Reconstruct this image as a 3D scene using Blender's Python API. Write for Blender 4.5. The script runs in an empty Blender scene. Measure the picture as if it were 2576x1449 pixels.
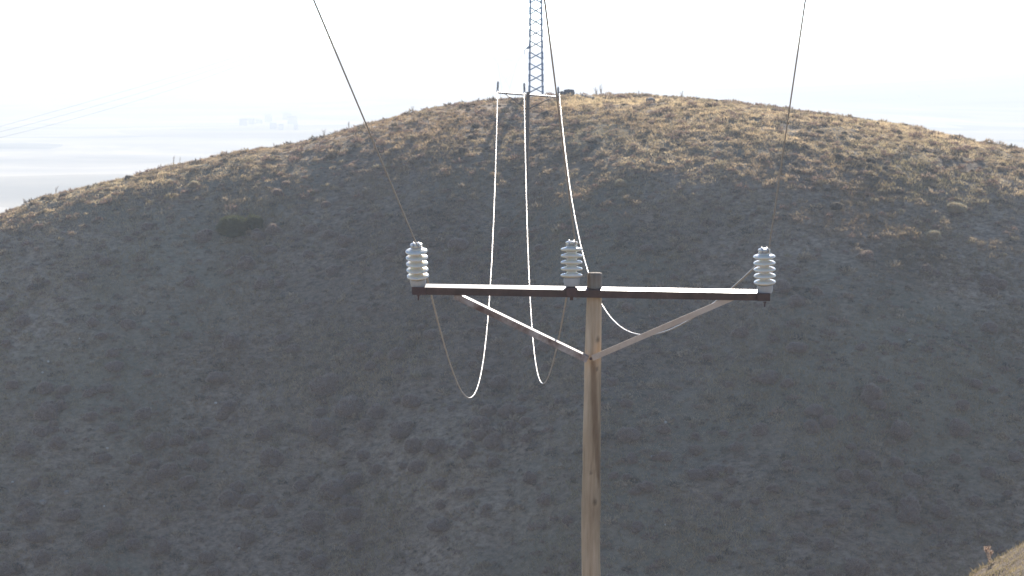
import bpy, bmesh, math, random
import numpy as np
from mathutils import Vector, Matrix, noise as mn

R = math.radians
rng = np.random.default_rng(7)
random.seed(7)
scene = bpy.context.scene
COL = scene.collection

# ------------------------------------------------------------------ camera model
# the camera is the origin of the place, +Y looks out over the valley
F = 4676.0                       # focal length in units of a 2576-wide frame
TH = math.atan(574.0 / F)        # looking down a little
CT, ST = math.cos(TH), math.sin(TH)


def ray(x, y):
    dx = (x - 1288.0) / F
    dy = -(y - 724.5) / F
    return Vector((dx, CT + dy * ST, -ST + dy * CT))


def P(x, y, Y):
    d = ray(x, y)
    return d * (Y / d.y)


# ------------------------------------------------------------------ sun
SUN_EL, SUN_AZ = R(27.5), R(9.5)      # azimuth to the right of +Y
SDIR = Vector((math.sin(SUN_AZ) * math.cos(SUN_EL), math.cos(SUN_AZ) * math.cos(SUN_EL), math.sin(SUN_EL)))


# ------------------------------------------------------------------ helpers
def tag(o, label=None, cat=None, group=None, kind=None):
    if label: o['label'] = label
    if cat: o['category'] = cat
    if group: o['group'] = group
    if kind: o['kind'] = kind
    return o


def link(o, parent=None):
    COL.objects.link(o)
    if parent is not None:
        o.parent = parent
    return o


def empty(name, loc, label, cat, group=None):
    o = bpy.data.objects.new(name, None)
    o.empty_display_size = 0.2
    o.location = loc
    link(o)
    return tag(o, label, cat, group)


def from_bm(name, bm, mat, parent=None, smooth=True, loc=None):
    """links a bmesh as one object; vertices are world coordinates unless loc is given"""
    me = bpy.data.meshes.new(name)
    bm.normal_update()
    bm.to_mesh(me)
    bm.free()
    me.materials.append(mat)
    if smooth:
        for p in me.polygons: p.use_smooth = True
    o = bpy.data.objects.new(name, me)
    link(o)
    if parent is not None:
        o.parent = parent
        off = Vector((0, 0, 0))
        q = parent
        while q is not None:
            off += Vector(q.location)
            q = q.parent
        if loc is None:
            me.transform(Matrix.Translation(-off))
    if loc is not None:
        o.location = loc
    return o


def fast_mesh(name, verts, faces, cols=None):
    """verts (n,3), faces (m,k) numpy"""
    me = bpy.data.meshes.new(name)
    n, (m, k) = len(verts), faces.shape
    me.vertices.add(n)
    me.vertices.foreach_set('co', np.ascontiguousarray(verts, dtype=np.float32).ravel())
    me.loops.add(m * k)
    me.loops.foreach_set('vertex_index', np.ascontiguousarray(faces, dtype=np.int32).ravel())
    me.polygons.add(m)
    me.polygons.foreach_set('loop_start', np.arange(0, m * k, k, dtype=np.int32))
    me.update(calc_edges=True)
    if cols is not None:
        a = me.color_attributes.new('tint', 'FLOAT_COLOR', 'POINT')
        c = np.ones((n, 4), dtype=np.float32)
        c[:, :3] = cols
        a.data.foreach_set('color', c.ravel())
    return me


def tube_bm(bm, pts, rad, seg=10, cap=True):
    pts = [Vector(p) for p in pts]
    rads = rad if hasattr(rad, '__len__') else [rad] * len(pts)
    rings = []
    prev = None
    for i, p in enumerate(pts):
        t = (pts[min(i + 1, len(pts) - 1)] - pts[max(i - 1, 0)]).normalized()
        if prev is None:
            n = t.orthogonal().normalized()
        else:
            n = (prev - t * prev.dot(t)).normalized()
        prev = n
        b = t.cross(n)
        rings.append([bm.verts.new(p + (n * math.cos(2 * math.pi * k / seg) + b * math.sin(2 * math.pi * k / seg)) * rads[i]) for k in range(seg)])
    for a, b in zip(rings, rings[1:]):
        for k in range(seg):
            bm.faces.new((a[k], a[(k + 1) % seg], b[(k + 1) % seg], b[k]))
    if cap:
        bm.faces.new(rings[0][::-1])
        bm.faces.new(rings[-1])
    return bm


def lathe_bm(bm, prof, origin, axis, seg=48, xref=None):
    axis = Vector(axis).normalized()
    u = axis.orthogonal().normalized()
    v = axis.cross(u)
    rings = []
    for r, h in prof:
        c = Vector(origin) + axis * h
        rings.append([bm.verts.new(c + (u * math.cos(2 * math.pi * k / seg) + v * math.sin(2 * math.pi * k / seg)) * max(r, 1e-4)) for k in range(seg)])
    for a, b in zip(rings, rings[1:]):
        for k in range(seg):
            bm.faces.new((a[k], a[(k + 1) % seg], b[(k + 1) % seg], b[k]))
    bm.faces.new(rings[0][::-1])
    bm.faces.new(rings[-1])
    return bm


def box_bm(bm, c, ex, ey, ez, bevel=0.0):
    """box centred at c with half-extent vectors"""
    c, ex, ey, ez = Vector(c), Vector(ex), Vector(ey), Vector(ez)
    vs = [bm.verts.new(c + ex * sx + ey * sy + ez * sz) for sx in (-1, 1) for sy in (-1, 1) for sz in (-1, 1)]
    idx = [(0, 1, 3, 2), (4, 6, 7, 5), (0, 4, 5, 1), (2, 3, 7, 6), (0, 2, 6, 4), (1, 5, 7, 3)]
    fs = [bm.faces.new([vs[i] for i in q]) for q in idx]
    if bevel:
        es = list({e for f in fs for e in f.edges})
        bmesh.ops.bevel(bm, geom=es, offset=bevel, segments=2, affect='EDGES', profile=0.5)
    return bm


def sweep_bm(bm, a, b, up, section):
    """extrudes a closed 2-D section (s = sideways, t = up) from a to b"""
    a, b, up = Vector(a), Vector(b), Vector(up)
    d = (b - a).normalized()
    s = d.cross(up).normalized()
    t = s.cross(d).normalized()
    r0 = [bm.verts.new(a + s * p[0] + t * p[1]) for p in section]
    r1 = [bm.verts.new(b + s * p[0] + t * p[1]) for p in section]
    n = len(section)
    for k in range(n):
        bm.faces.new((r0[k], r0[(k + 1) % n], r1[(k + 1) % n], r1[k]))
    bm.faces.new(r0[::-1])
    bm.faces.new(r1)
    return bm


# ------------------------------------------------------------------ numpy value noise
_T = rng.random((256, 256))


def vnoise(x, y):
    xi, yi = np.floor(x).astype(int), np.floor(y).astype(int)
    fx, fy = x - xi, y - yi
    fx, fy = fx * fx * (3 - 2 * fx), fy * fy * (3 - 2 * fy)
    a = _T[xi & 255, yi & 255]; b = _T[(xi + 1) & 255, yi & 255]
    c = _T[xi & 255, (yi + 1) & 255]; d = _T[(xi + 1) & 255, (yi + 1) & 255]
    return ((a * (1 - fx) + b * fx) * (1 - fy) + (c * (1 - fx) + d * fx) * fy) * 2 - 1


def fbm(x, y, o=4):
    s, a = 0, 1.0
    for i in range(o):
        s = s + a * vnoise(x * 2 ** i + 17.3 * i, y * 2 ** i + 5.1 * i)
        a *= 0.5
    return s


# ------------------------------------------------------------------ the lie of the land
SIL = np.array([(-700, 790), (-300, 640), (0, 537), (50, 522), (100, 496), (200, 469), (300, 444), (400, 416), (520, 394),
                (640, 374), (760, 355), (880, 320), (1000, 289), (1100, 266), (1200, 252), (1330, 242), (1450, 240),
                (1600, 240), (1700, 244), (1850, 256), (2000, 276), (2150, 299), (2300, 324), (2450, 352), (2576, 374),
                (2900, 440), (3400, 600)], float)
SIL[:, 1] += np.interp(SIL[:, 0], [0, 600, 1000, 1300, 2000], [14, 12, 10, 3, 2])   # grass stands above the soil
SIL_A = (SIL[:, 0] - 1288) / F / CT
_dy = -(SIL[:, 1] - 724.5) / F
SIL_T = -(-ST + _dy * CT) / (CT + _dy * ST)
# smooth it on a fine table
_ga = np.linspace(-0.42, 0.45, 600)
_gt = np.interp(_ga, SIL_A, SIL_T)
_k = np.hanning(25); _k /= _k.sum()
_gt = np.convolve(np.pad(_gt, 12, mode='edge'), _k, 'valid')
BROW_X = np.array([-600, 100, 500, 900, 1200, 1500, 2000, 2576, 3200], float)
BROW_R = np.array([5, 6, 7, 13, 20.5, 25, 23.5, 17, 13], float)
BROW_A = (BROW_X - 1288) / F
SM = 0.80
PLAIN = -62.0


def smax(a, b, k):
    h = np.clip(0.5 + 0.5 * (a - b) / k, 0, 1)
    return b * (1 - h) + a * h + k * h * (1 - h)


def H(X, Y):
    X = np.asarray(X, float); Y = np.asarray(Y, float)
    a = X / np.maximum(Y, 40.0)
    td = np.interp(a, _ga, _gt)
    Rb = np.interp(a, BROW_A, BROW_R)
    yc = 101.0 - 30.0 * np.abs(a)
    u = yc - Y
    up = np.maximum(u, 0)
    s = up / (Rb * SM)
    lc = s + np.log1p(np.exp(-2 * s)) - math.log(2)
    g = SM * SM * Rb * lc
    v = np.maximum(-u - 1.5, 0)
    sb = v / (45.0 * 0.5)
    g = g + 0.25 * 45.0 * (sb + np.log1p(np.exp(-2 * sb)) - math.log(2))
    g = g + np.maximum(np.abs(a) - 0.42, 0) * np.maximum(Y, 40) * 0.55
    hill = -np.clip(Y, 0, 150) * td - g
    Yc = np.maximum(Y, -60)
    near = -(6.6 + 0.25 * Yc) - 0.3 * np.maximum(np.abs(X) - 80, 0)
    near = near + 8.75 * np.exp(-(((X - 13.0) / 10.0) ** 2 + ((Y - 27) / 9.0) ** 2))
    z = smax(hill, near, 2.0)
    # roughness of the slopes
    local = np.exp(-np.maximum(Y - 130, 0) / 40) * np.exp(-np.maximum(np.abs(X) - 120, 0) / 40)
    rough = 0.52 * fbm(X / 8.5, Y / 8.5, 2) + 0.19 * fbm(X / 2.6 + 40, Y / 2.1 + 9, 2)
    z = z + (rough * (0.25 + 0.75 * np.clip((u - 11) / 12, 0, 1)) + 0.055 * fbm(X / 0.7, Y / 0.5, 2)) * local
    plain = PLAIN + 2.0 * fbm(X / 320, Y / 320, 2) + 78 * np.exp(-(((X - 1520) / 900) ** 2 + ((Y - 2750) / 900) ** 2))
    ridge = np.clip((Y - 4200) / 3500, 0, 1)
    plain = plain + ridge ** 1.3 * (58 + 22 * fbm(X / 1500, Y / 2500, 3))
    return smax(z, plain, 4.0)


def hit(x, y, y0=56.0, y1=125.0):
    """where the sight line through a picture point meets the ground"""
    d = ray(x, y)
    Ys = np.linspace(y0, y1, 3000)
    zz = Ys * (d.z / d.y)
    hh = H(Ys * d.x / d.y, Ys)
    below = np.nonzero(zz < hh)[0]
    i = below[0] if len(below) else int(np.argmin(zz - hh))
    Y = Ys[i]
    return Vector((Y * d.x / d.y, Y, float(H(Y * d.x / d.y, Y))))


# ------------------------------------------------------------------ materials
def mat(name):
    m = bpy.data.materials.new(name)
    m.use_nodes = True
    nt = m.node_tree
    nt.nodes.clear()
    out = nt.nodes.new('ShaderNodeOutputMaterial')
    return m, nt, out


def N(nt, t, **kw):
    n = nt.nodes.new(t)
    for k, v in kw.items():
        if k in n.inputs.keys() if hasattr(n.inputs, 'keys') else False:
            n.inputs[k].default_value = v
        else:
            setattr(n, k, v)
    return n


def noise_tex(nt, vec, scale, detail=4, rough=0.6):
    n = nt.nodes.new('ShaderNodeTexNoise')
    n.inputs['Scale'].default_value = scale
    n.inputs['Detail'].default_value = detail
    n.inputs['Roughness'].default_value = rough
    nt.links.new(vec, n.inputs['Vector'])
    return n.outputs['Fac']


def ramp(nt, fac, stops, interp='LINEAR'):
    r = nt.nodes.new('ShaderNodeValToRGB')
    r.color_ramp.interpolation = interp
    el = r.color_ramp.elements
    while len(el) < len(stops): el.new(0.5)
    for e, (p, c) in zip(el, stops):
        e.position = p
        e.color = (*c, 1) if len(c) == 3 else c
    nt.links.new(fac, r.inputs['Fac'])
    return r.outputs['Color']


def mixc(nt, fac, a, b, mode='MIX'):
    m = nt.nodes.new('ShaderNodeMix')
    m.data_type = 'RGBA'
    m.blend_type = mode
    for s, v in ((0, fac), (6, a), (7, b)):
        if hasattr(v, 'links') or isinstance(v, bpy.types.NodeSocket):
            nt.links.new(v, m.inputs[s])
        elif isinstance(v, (int, float)):
            m.inputs[s].default_value = v
        else:
            m.inputs[s].default_value = (*v, 1)
    return m.outputs[2]


def mapping(nt, scale=(1, 1, 1), coord='Object'):
    tc = nt.nodes.new('ShaderNodeTexCoord')
    mp = nt.nodes.new('ShaderNodeMapping')
    mp.inputs['Scale'].default_value = scale
    nt.links.new(tc.outputs[coord], mp.inputs['Vector'])
    return mp.outputs['Vector']


def principled(nt, out, color=None, rough=0.6, metal=0.0, spec=0.5):
    b = nt.nodes.new('ShaderNodeBsdfPrincipled')
    if color is not None:
        if isinstance(color, bpy.types.NodeSocket): nt.links.new(color, b.inputs['Base Color'])
        else: b.inputs['Base Color'].default_value = (*color, 1)
    if isinstance(rough, bpy.types.NodeSocket): nt.links.new(rough, b.inputs['Roughness'])
    else: b.inputs['Roughness'].default_value = rough
    b.inputs['Metallic'].default_value = metal
    b.inputs['Specular IOR Level'].default_value = spec
    nt.links.new(b.outputs['BSDF'], out.inputs['Surface'])
    return b


def bump(nt, b, h, strength=0.3, dist=0.02):
    n = nt.nodes.new('ShaderNodeBump')
    n.inputs['Strength'].default_value = strength
    n.inputs['Distance'].default_value = dist
    nt.links.new(h, n.inputs['Height'])
    nt.links.new(n.outputs['Normal'], b.inputs['Normal'])


# --- soil of the hill
M_soil, nt, out = mat('hill_soil')
v = mapping(nt)
c1 = ramp(nt, noise_tex(nt, v, 0.22, 5, 0.65), [(0.3, (0.265, 0.212, 0.155)), (0.5, (0.30, 0.24, 0.178)), (0.72, (0.35, 0.285, 0.215))])
c2 = ramp(nt, noise_tex(nt, v, 2.4, 5, 0.7), [(0.3, (0.72, 0.72, 0.72)), (0.7, (1.18, 1.15, 1.1))])
c = mixc(nt, 1.0, c1, c2, 'MULTIPLY')
c = mixc(nt, 1.0, c, ramp(nt, noise_tex(nt, mapping(nt, (3.2, 5.5, 5.5)), 1.0, 5, 0.75), [(0.38, (0.5, 0.48, 0.46)), (0.6, (1.2, 1.18, 1.15))]), 'MULTIPLY')
c = mixc(nt, 1.0, c, ramp(nt, noise_tex(nt, v, 0.07, 4, 0.6), [(0.36, (0.7, 0.69, 0.7)), (0.64, (1.25, 1.22, 1.17))]), 'MULTIPLY')
sx = nt.nodes.new('ShaderNodeSeparateXYZ'); nt.links.new(v, sx.inputs[0])
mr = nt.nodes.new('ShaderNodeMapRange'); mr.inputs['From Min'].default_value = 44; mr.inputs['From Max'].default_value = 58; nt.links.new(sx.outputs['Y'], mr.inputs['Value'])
c = mixc(nt, mr.outputs[0], mixc(nt, 1.0, c, (0.72, 0.70, 0.68), 'MULTIPLY'), c)   # soil tone taken down on the near hill
gmask = ramp(nt, noise_tex(nt, v, 0.09, 3), [(0.48, (0, 0, 0)), (0.62, (1, 1, 1))])
c = mixc(nt, gmask, c, mixc(nt, 0.55, c, (0.20, 0.19, 0.125)))
b = principled(nt, out, c, 0.95, 0, 0.1)
bump(nt, b, noise_tex(nt, v, 5.0, 6, 0.7), 0.7, 0.12)

# --- fields of the plain
M_plain, nt, out = mat('plain_fields')
v = mapping(nt, (1 / 170, 1 / 260, 1))
vo = nt.nodes.new('ShaderNodeTexVoronoi'); vo.inputs['Scale'].default_value = 1.0
nt.links.new(v, vo.inputs['Vector'])
sep = nt.nodes.new('ShaderNodeSeparateColor'); nt.links.new(vo.outputs['Color'], sep.inputs['Color'])
cf = ramp(nt, sep.outputs['Red'], [(0.0, (0.42, 0.38, 0.31)), (0.3, (0.52, 0.475, 0.40)), (0.55, (0.31, 0.315, 0.28)), (0.75, (0.56, 0.51, 0.43)), (1.0, (0.38, 0.355, 0.30))], 'CONSTANT')
v2 = mapping(nt, (1 / 260, 1 / 120, 1))
cn = ramp(nt, noise_tex(nt, v2, 1.0, 6, 0.6), [(0.38, (0.72, 0.75, 0.78)), (0.62, (1.2, 1.17, 1.12))])
cp = mixc(nt, 1.0, cf, cn, 'MULTIPLY')
sx = nt.nodes.new('ShaderNodeSeparateXYZ'); nt.links.new(mapping(nt), sx.inputs[0])
mr = nt.nodes.new('ShaderNodeMapRange'); mr.inputs['From Min'].default_value = PLAIN + 6; mr.inputs['From Max'].default_value = PLAIN + 14
nt.links.new(sx.outputs['Z'], mr.inputs['Value'])
scr = ramp(nt, noise_tex(nt, mapping(nt, (1 / 300, 1 / 90, 1 / 12)), 1.0, 4, 0.6), [(0.42, (0.07, 0.07, 0.06)), (0.62, (0.20, 0.19, 0.16))])
cp = mixc(nt, mr.outputs[0], cp, scr)                 # scrub on the far hills
principled(nt, out, cp, 1.0, 0, 0.0)


def plant_mat(name, trans=0.35, warm=(1.14, 1.04, 0.88)):
    m, nt, out = mat(name)
    at = nt.nodes.new('ShaderNodeAttribute'); at.attribute_name = 'tint'
    d = nt.nodes.new('ShaderNodeBsdfDiffuse')
    t = nt.nodes.new('ShaderNodeBsdfTranslucent')
    mx = nt.nodes.new('ShaderNodeMixShader'); mx.inputs[0].default_value = trans
    nt.links.new(at.outputs['Color'], d.inputs['Color'])
    nt.links.new(mixc(nt, 1.0, at.outputs['Color'], warm, 'MULTIPLY'), t.inputs['Color'])
    nt.links.new(d.outputs[0], mx.inputs[1]); nt.links.new(t.outputs[0], mx.inputs[2])
    nt.links.new(mx.outputs[0], out.inputs['Surface'])
    return m


M_grass = plant_mat('dry_grass_blades', 0.62)
M_shrub = plant_mat('cushion_shrub_twigs', 0.3)

# --- weathered wood
M_wood, nt, out = mat('weathered_pole_wood')
v = mapping(nt, (26, 26, 1.3))
v1 = mapping(nt, (5, 5, 1.1))
base = ramp(nt, noise_tex(nt, v, 1.0, 5, 0.65), [(0.30, (0.34, 0.235, 0.14)), (0.46, (0.56, 0.41, 0.255)), (0.70, (0.70, 0.55, 0.37))])
blot = ramp(nt, noise_tex(nt, v1, 1.0, 4, 0.6), [(0.35, (0.66, 0.62, 0.56)), (0.62, (1.08, 1.05, 1.0))])
c = mixc(nt, 1.0, base, blot, 'MULTIPLY')
at = nt.nodes.new('ShaderNodeAttribute'); at.attribute_name = 'tint'
c = mixc(nt, 1.0, c, at.outputs['Color'], 'MULTIPLY')
b = principled(nt, out, c, 0.85, 0, 0.2)
bump(nt, b, noise_tex(nt, mapping(nt, (60, 60, 2.2)), 1.0, 4, 0.6), 0.5, 0.006)

M_farwood, nt, out = mat('grey_pole_wood')
principled(nt, out, ramp(nt, noise_tex(nt, mapping(nt, (14, 14, 1)), 1.0), [(0.3, (0.07, 0.06, 0.05)), (0.7, (0.12, 0.10, 0.085))]), 0.9, 0, 0.2)


def rust_mat(name, ca, cb, cc, rough=0.5, scale=9, pos=(0.35, 0.55, 0.68), spec=0.5):
    m, nt, out = mat(name)
    v = mapping(nt, (scale, scale, scale))
    n1 = noise_tex(nt, v, 1.0, 6, 0.7)
    c = ramp(nt, n1, [(pos[0], ca), (pos[1], cb), (pos[2], cc)])
    b = principled(nt, out, c, rough, 0.0, spec)
    bump(nt, b, n1, 0.25, 0.003)
    return m


M_rust = rust_mat('rusty_brown_steel', (0.062, 0.033, 0.022), (0.100, 0.052, 0.034), (0.15, 0.078, 0.048), 0.42, 12, spec=0.6)
M_rustbr = rust_mat('rusty_bracket_steel', (0.085, 0.045, 0.034), (0.12, 0.062, 0.046), (0.17, 0.085, 0.055), 0.5, 20)
M_paint = rust_mat('worn_white_paint', (0.22, 0.11, 0.06), (0.62, 0.45, 0.30), (0.74, 0.57, 0.40), 0.5, 7, (0.27, 0.36, 0.6))
M_paintrust = rust_mat('rust_stained_paint', (0.16, 0.08, 0.05), (0.38, 0.28, 0.21), (0.60, 0.50, 0.40), 0.45, 6, (0.36, 0.5, 0.66))

# --- glazed porcelain
M_porc, nt, out = mat('glazed_white_porcelain')
v = mapping(nt, (6, 6, 6))
c = ramp(nt, noise_tex(nt, v, 1.0, 4), [(0.3, (0.84, 0.75, 0.56)), (0.65, (0.91, 0.85, 0.70))])
b = principled(nt, out, c, 0.16, 0.0, 0.6)
b.inputs['Subsurface Weight'].default_value = 0.45
b.inputs['Subsurface Radius'].default_value = (0.02, 0.016, 0.01)
b.inputs['Subsurface Scale'].default_value = 0.6
M_cup, nt, out = mat('grey_cement_cup')
principled(nt, out, ramp(nt, noise_tex(nt, mapping(nt, (14, 14, 14)), 1.0), [(0.3, (0.50, 0.46, 0.38)), (0.7, (0.60, 0.56, 0.48))]), 0.7)
M_farins, nt, out = mat('grey_far_insulator')
principled(nt, out, (0.12, 0.12, 0.12), 0.35)

M_alu, nt, out = mat('aluminium_conductor')
b = principled(nt, out, (0.55, 0.50, 0.44), 0.48, 0.8)
M_cable, nt, out = mat('weathered_conductor')
b = principled(nt, out, (0.44, 0.39, 0.32), 0.6, 0.1)
M_galv, nt, out = mat('galvanised_mast_steel')  # blue grey steel, its colour lightened to carry the glare around it
b = principled(nt, out, ramp(nt, noise_tex(nt, mapping(nt, (3, 3, 1.2)), 1.0), [(0.35, (0.13, 0.175, 0.24)), (0.65, (0.24, 0.30, 0.38))]), 0.5, 0.2)
M_galv2, nt, out = mat('pylon_steel')
b = principled(nt, out, (0.16, 0.165, 0.17), 0.95, 0.0, 0.0)
M_rock, nt, out = mat('dark_rock')
b = principled(nt, out, ramp(nt, noise_tex(nt, mapping(nt, (3, 3, 3)), 1.0, 6), [(0.3, (0.07, 0.068, 0.065)), (0.7, (0.16, 0.15, 0.14))]), 0.9)
M_stone, nt, out = mat('pale_stone')
b = principled(nt, out, (0.62, 0.58, 0.50), 0.9)
M_log, nt, out = mat('grey_log')
b = principled(nt, out, ramp(nt, noise_tex(nt, mapping(nt, (12, 2, 12)), 1.0), [(0.3, (0.22, 0.19, 0.15)), (0.7, (0.34, 0.30, 0.25))]), 0.9)
M_housewall, nt, out = mat('pale_house_wall'); principled(nt, out, (0.62, 0.60, 0.56), 0.9)
M_houseroof, nt, out = mat('pale_house_roof'); principled(nt, out, (0.72, 0.71, 0.70), 0.6)
M_housedark, nt, out = mat('grey_house_roof'); principled(nt, out, (0.30, 0.31, 0.34), 0.8)
M_fartree = plant_mat('far_tree_leaves', 0.2)
M_bark, nt, out = mat('far_tree_bark'); principled(nt, out, (0.09, 0.07, 0.05), 0.9)

# ------------------------------------------------------------------ ground sheet
xs = np.arange(-36, 36.01, 0.18)
g = 0.18; x = 36.0; ext = []
while x < 9000:
    g *= 1.11; x += g; ext.append(x)
xs = np.concatenate([-np.array(ext[::-1]), xs, np.array(ext)])
ys = [np.arange(-20, 14, 1.5), np.arange(14, 56, 0.5), np.arange(56, 112, 0.18)]
g = 0.24; y = 112.0; ext = []
while y < 9500:
    ext.append(y); g *= 1.055; y += g
ys = np.concatenate([[-3000, -1500, -700, -350, -180, -100, -60, -40, -30]] + ys + [np.array(ext)])
GX, GY = np.meshgrid(xs, ys)
GZ = H(GX, GY)
V = np.stack([GX.ravel(), GY.ravel(), GZ.ravel()], 1)
nx, ny = len(xs), len(ys)
ii, jj = np.meshgrid(np.arange(nx - 1), np.arange(ny - 1))
q = (jj * nx + ii).ravel()
FQ = np.stack([q, q + 1, q + 1 + nx, q + nx], 1)
cx = V[FQ][:, :, 0].mean(1); cy = V[FQ][:, :, 1].mean(1)
is_hill = (cy > -35) & (cy < 170) & (np.abs(cx) < 130)


def sub(name, fsel, m, label):
    used, inv = np.unique(FQ[fsel].ravel(), return_inverse=True)
    me = fast_mesh(name, V[used], inv.reshape(-1, 4))
    me.polygons.foreach_set('use_smooth', np.ones(len(me.polygons), bool))
    me.materials.append(m)
    o = link(bpy.data.objects.new(name, me))
    return tag(o, label, None, None, 'structure')


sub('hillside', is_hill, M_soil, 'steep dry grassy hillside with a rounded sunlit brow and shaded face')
sub('plain', ~is_hill, M_plain, 'pale hazy plain of fields running out to distant low hills')


# ------------------------------------------------------------------ blades
def blades(base, axis, length, width, col, root=1.0, tip=1.0):
    """one triangle per row"""
    n = len(base)
    rd = rng.normal(size=(n, 3))
    side = np.cross(axis, rd)
    side /= np.linalg.norm(side, axis=1, keepdims=True) + 1e-9
    a = base - side * width[:, None] / 2
    b = base + side * width[:, None] / 2
    t = base + axis * length[:, None]
    V = np.stack([a, b, t], 1).reshape(-1, 3)
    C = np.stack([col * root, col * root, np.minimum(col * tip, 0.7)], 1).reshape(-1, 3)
    return V, C


def tri_mesh(name, V, C):
    return fast_mesh(name, V, np.arange(len(V)).reshape(-1, 3), C)


def rand_dirs(n, up=0.3):
    d = rng.normal(size=(n, 3))
    d /= np.linalg.norm(d, axis=1, keepdims=True)
    d[:, 2] = np.abs(d[:, 2]) + up
    d /= np.linalg.norm(d, axis=1, keepdims=True)
    return d


STRAW = np.array([(0.49, 0.395, 0.268), (0.46, 0.37, 0.25), (0.41, 0.335, 0.228), (0.38, 0.33, 0.218), (0.53, 0.43, 0.29)])


def field_samples(n, x0, x1, y0, y1, amax=0.36):
    X = rng.uniform(x0, x1, n); Y = rng.uniform(y0, y1, n)
    k = np.abs(X / Y) < amax
    return X[k], Y[k]


def grass_object(name, X, Y, nb, hmin, hmax, wmin, wmax, label, spread=0.10, shade=1.0):
    Z = H(X, Y)
    n = len(X)
    hh = rng.uniform(hmin, hmax, n) * (0.75 + 0.5 * np.clip(fbm(X / 3, Y / 3, 2), -1, 1))
    ti = rng.integers(0, len(STRAW), n)
    col = (STRAW[ti] * shade) * rng.uniform(0.85, 1.1, n)[:, None]
    green = np.clip(fbm(X / 9 + 3, Y / 9 + 8, 2) * 1.6 - 0.1, 0, 1)[:, None]
    col = col * (1 - green * 0.5) + np.array([(0.24, 0.235, 0.14)]) * green * 0.5
    tone = fbm(X / 7 + 20, Y / 7 + 31, 3)[:, None]
    col = col * (1 + 0.28 * np.clip(tone, -1, 1)) * (1 + np.clip(-tone, 0, 1) * np.array([(0.05, -0.04, -0.05)]))
    pc = hit(1560, 254, 85)                     # a worn patch of pale straw below the skyline
    patch = np.exp(-(((X - pc.x) / 3.2) ** 2 + ((Y - pc.y) / 2.6) ** 2) ** 2)[:, None]
    col = col * (1 - patch) + np.array([(0.60, 0.50, 0.33)]) * patch
    pb = hit(205, 1392)
    patch = np.exp(-(((X - pb.x) / 2.6) ** 2 + ((Y - pb.y) / 0.9) ** 2) ** 2)[:, None]
    col = col * (1 - patch) + np.array([(0.62, 0.47, 0.34)]) * patch
    idx = np.repeat(np.arange(n), nb)
    m = len(idx)
    off = rng.normal(size=(m, 2)) * spread
    bx, by = X[idx] + off[:, 0], Y[idx] + off[:, 1]
    base = np.stack([bx, by, Z[idx] - 0.02], 1)
    # follow the slope for the offset
    base[:, 2] += off[:, 1] * (H(X, Y + 0.2) - Z)[idx] / 0.2 + off[:, 0] * (H(X + 0.2, Y) - Z)[idx] / 0.2
    ax = rand_dirs(m, 0.75)
    V, C = blades(base, ax, hh[idx] * rng.uniform(0.6, 1.2, m), rng.uniform(wmin, wmax, m), col[idx] * rng.uniform(0.9, 1.1, m)[:, None])
    me = tri_mesh(name, V, C)
    me.materials.append(M_grass)
    o = link(bpy.data.objects.new(name, me))
    return tag(o, label, None, None, 'stuff')


X, Y = field_samples(240000, -42, 42, 62, 109)
keep = rng.random(len(X)) < np.clip(0.65 + 0.5 * fbm(X / 2.2, Y / 1.6, 3), 0.3, 1)
grass_object('dry_grass', X[keep], Y[keep], 10, 0.07, 0.20, 0.015, 0.04, 'short straw coloured grass covering the hill', 0.09)
X, Y = field_samples(26000, 2, 16, 15, 40, 0.45)
grass_object('spur_grass', X, Y, 8, 0.05, 0.14, 0.008, 0.02, 'short tan grass on the sunlit spur at the bottom corner', 0.06, 0.38)


# ------------------------------------------------------------------ shrubs
def dome_parts(seed, nbl, blade=0.16, width=0.045, cols=None, squash=0.62):
    """unit cushion: radius 1 in plan, a lumpy body with twigs standing out"""
    r = np.random.default_rng(seed)
    bm = bmesh.new()
    bmesh.ops.create_icosphere(bm, subdivisions=4, radius=1.0)
    lob = [(Vector(r.normal(size=3)).normalized(), r.uniform(0.05, 0.2)) for _ in range(9)]
    for v in bm.verts:
        n = v.co.normalized()
        k = 0.78 + 0.20 * mn.noise(n * 1.9 + Vector((seed, 0, 0))) + 0.06 * mn.noise(n * 5 + Vector((0, seed, 0)))
        for d, a in lob:
            k += a * max(0, n.dot(d)) ** 8
        v.co = n * k
        v.co.z = v.co.z * squash if v.co.z > 0 else v.co.z * 0.25
    bv = np.array([v.co[:] for v in bm.verts])
    bf = np.array([[v.index for v in f.verts] for f in bm.faces])
    bm.free()
    cols = np.array(cols)
    # body a bit deeper in tone than the twigs on it
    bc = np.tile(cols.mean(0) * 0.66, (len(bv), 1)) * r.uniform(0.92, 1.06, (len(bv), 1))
    up = np.nonzero(bv[:, 2] > -0.05)[0]
    pick = r.choice(up, nbl)
    base = bv[pick] * r.uniform(0.9, 1.0, (nbl, 1))
    ax = base / np.linalg.norm(base, axis=1, keepdims=True) + r.normal(size=(nbl, 3)) * 0.45 + np.array([0, 0, 0.45])
    ax /= np.linalg.norm(ax, axis=1, keepdims=True)
    global rng
    keep_rng, rng = rng, r
    V, C = blades(base, ax, r.uniform(0.5, 1.2, nbl) * blade, r.uniform(0.6, 1.3, nbl) * width, cols[r.integers(0, len(cols), nbl)] * r.uniform(0.85, 1.15, (nbl, 1)), 0.8, 2.4 if cols[0][0] > 0.12 else 1.25)  # pale dry tips, brightened further to paint the backlit rim
    rng = keep_rng
    VV = np.concatenate([bv, V]); FF = np.concatenate([bf, len(bv) + np.arange(len(V)).reshape(-1, 3)]); CC = np.concatenate([bc, C])
    return VV, FF, CC


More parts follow.
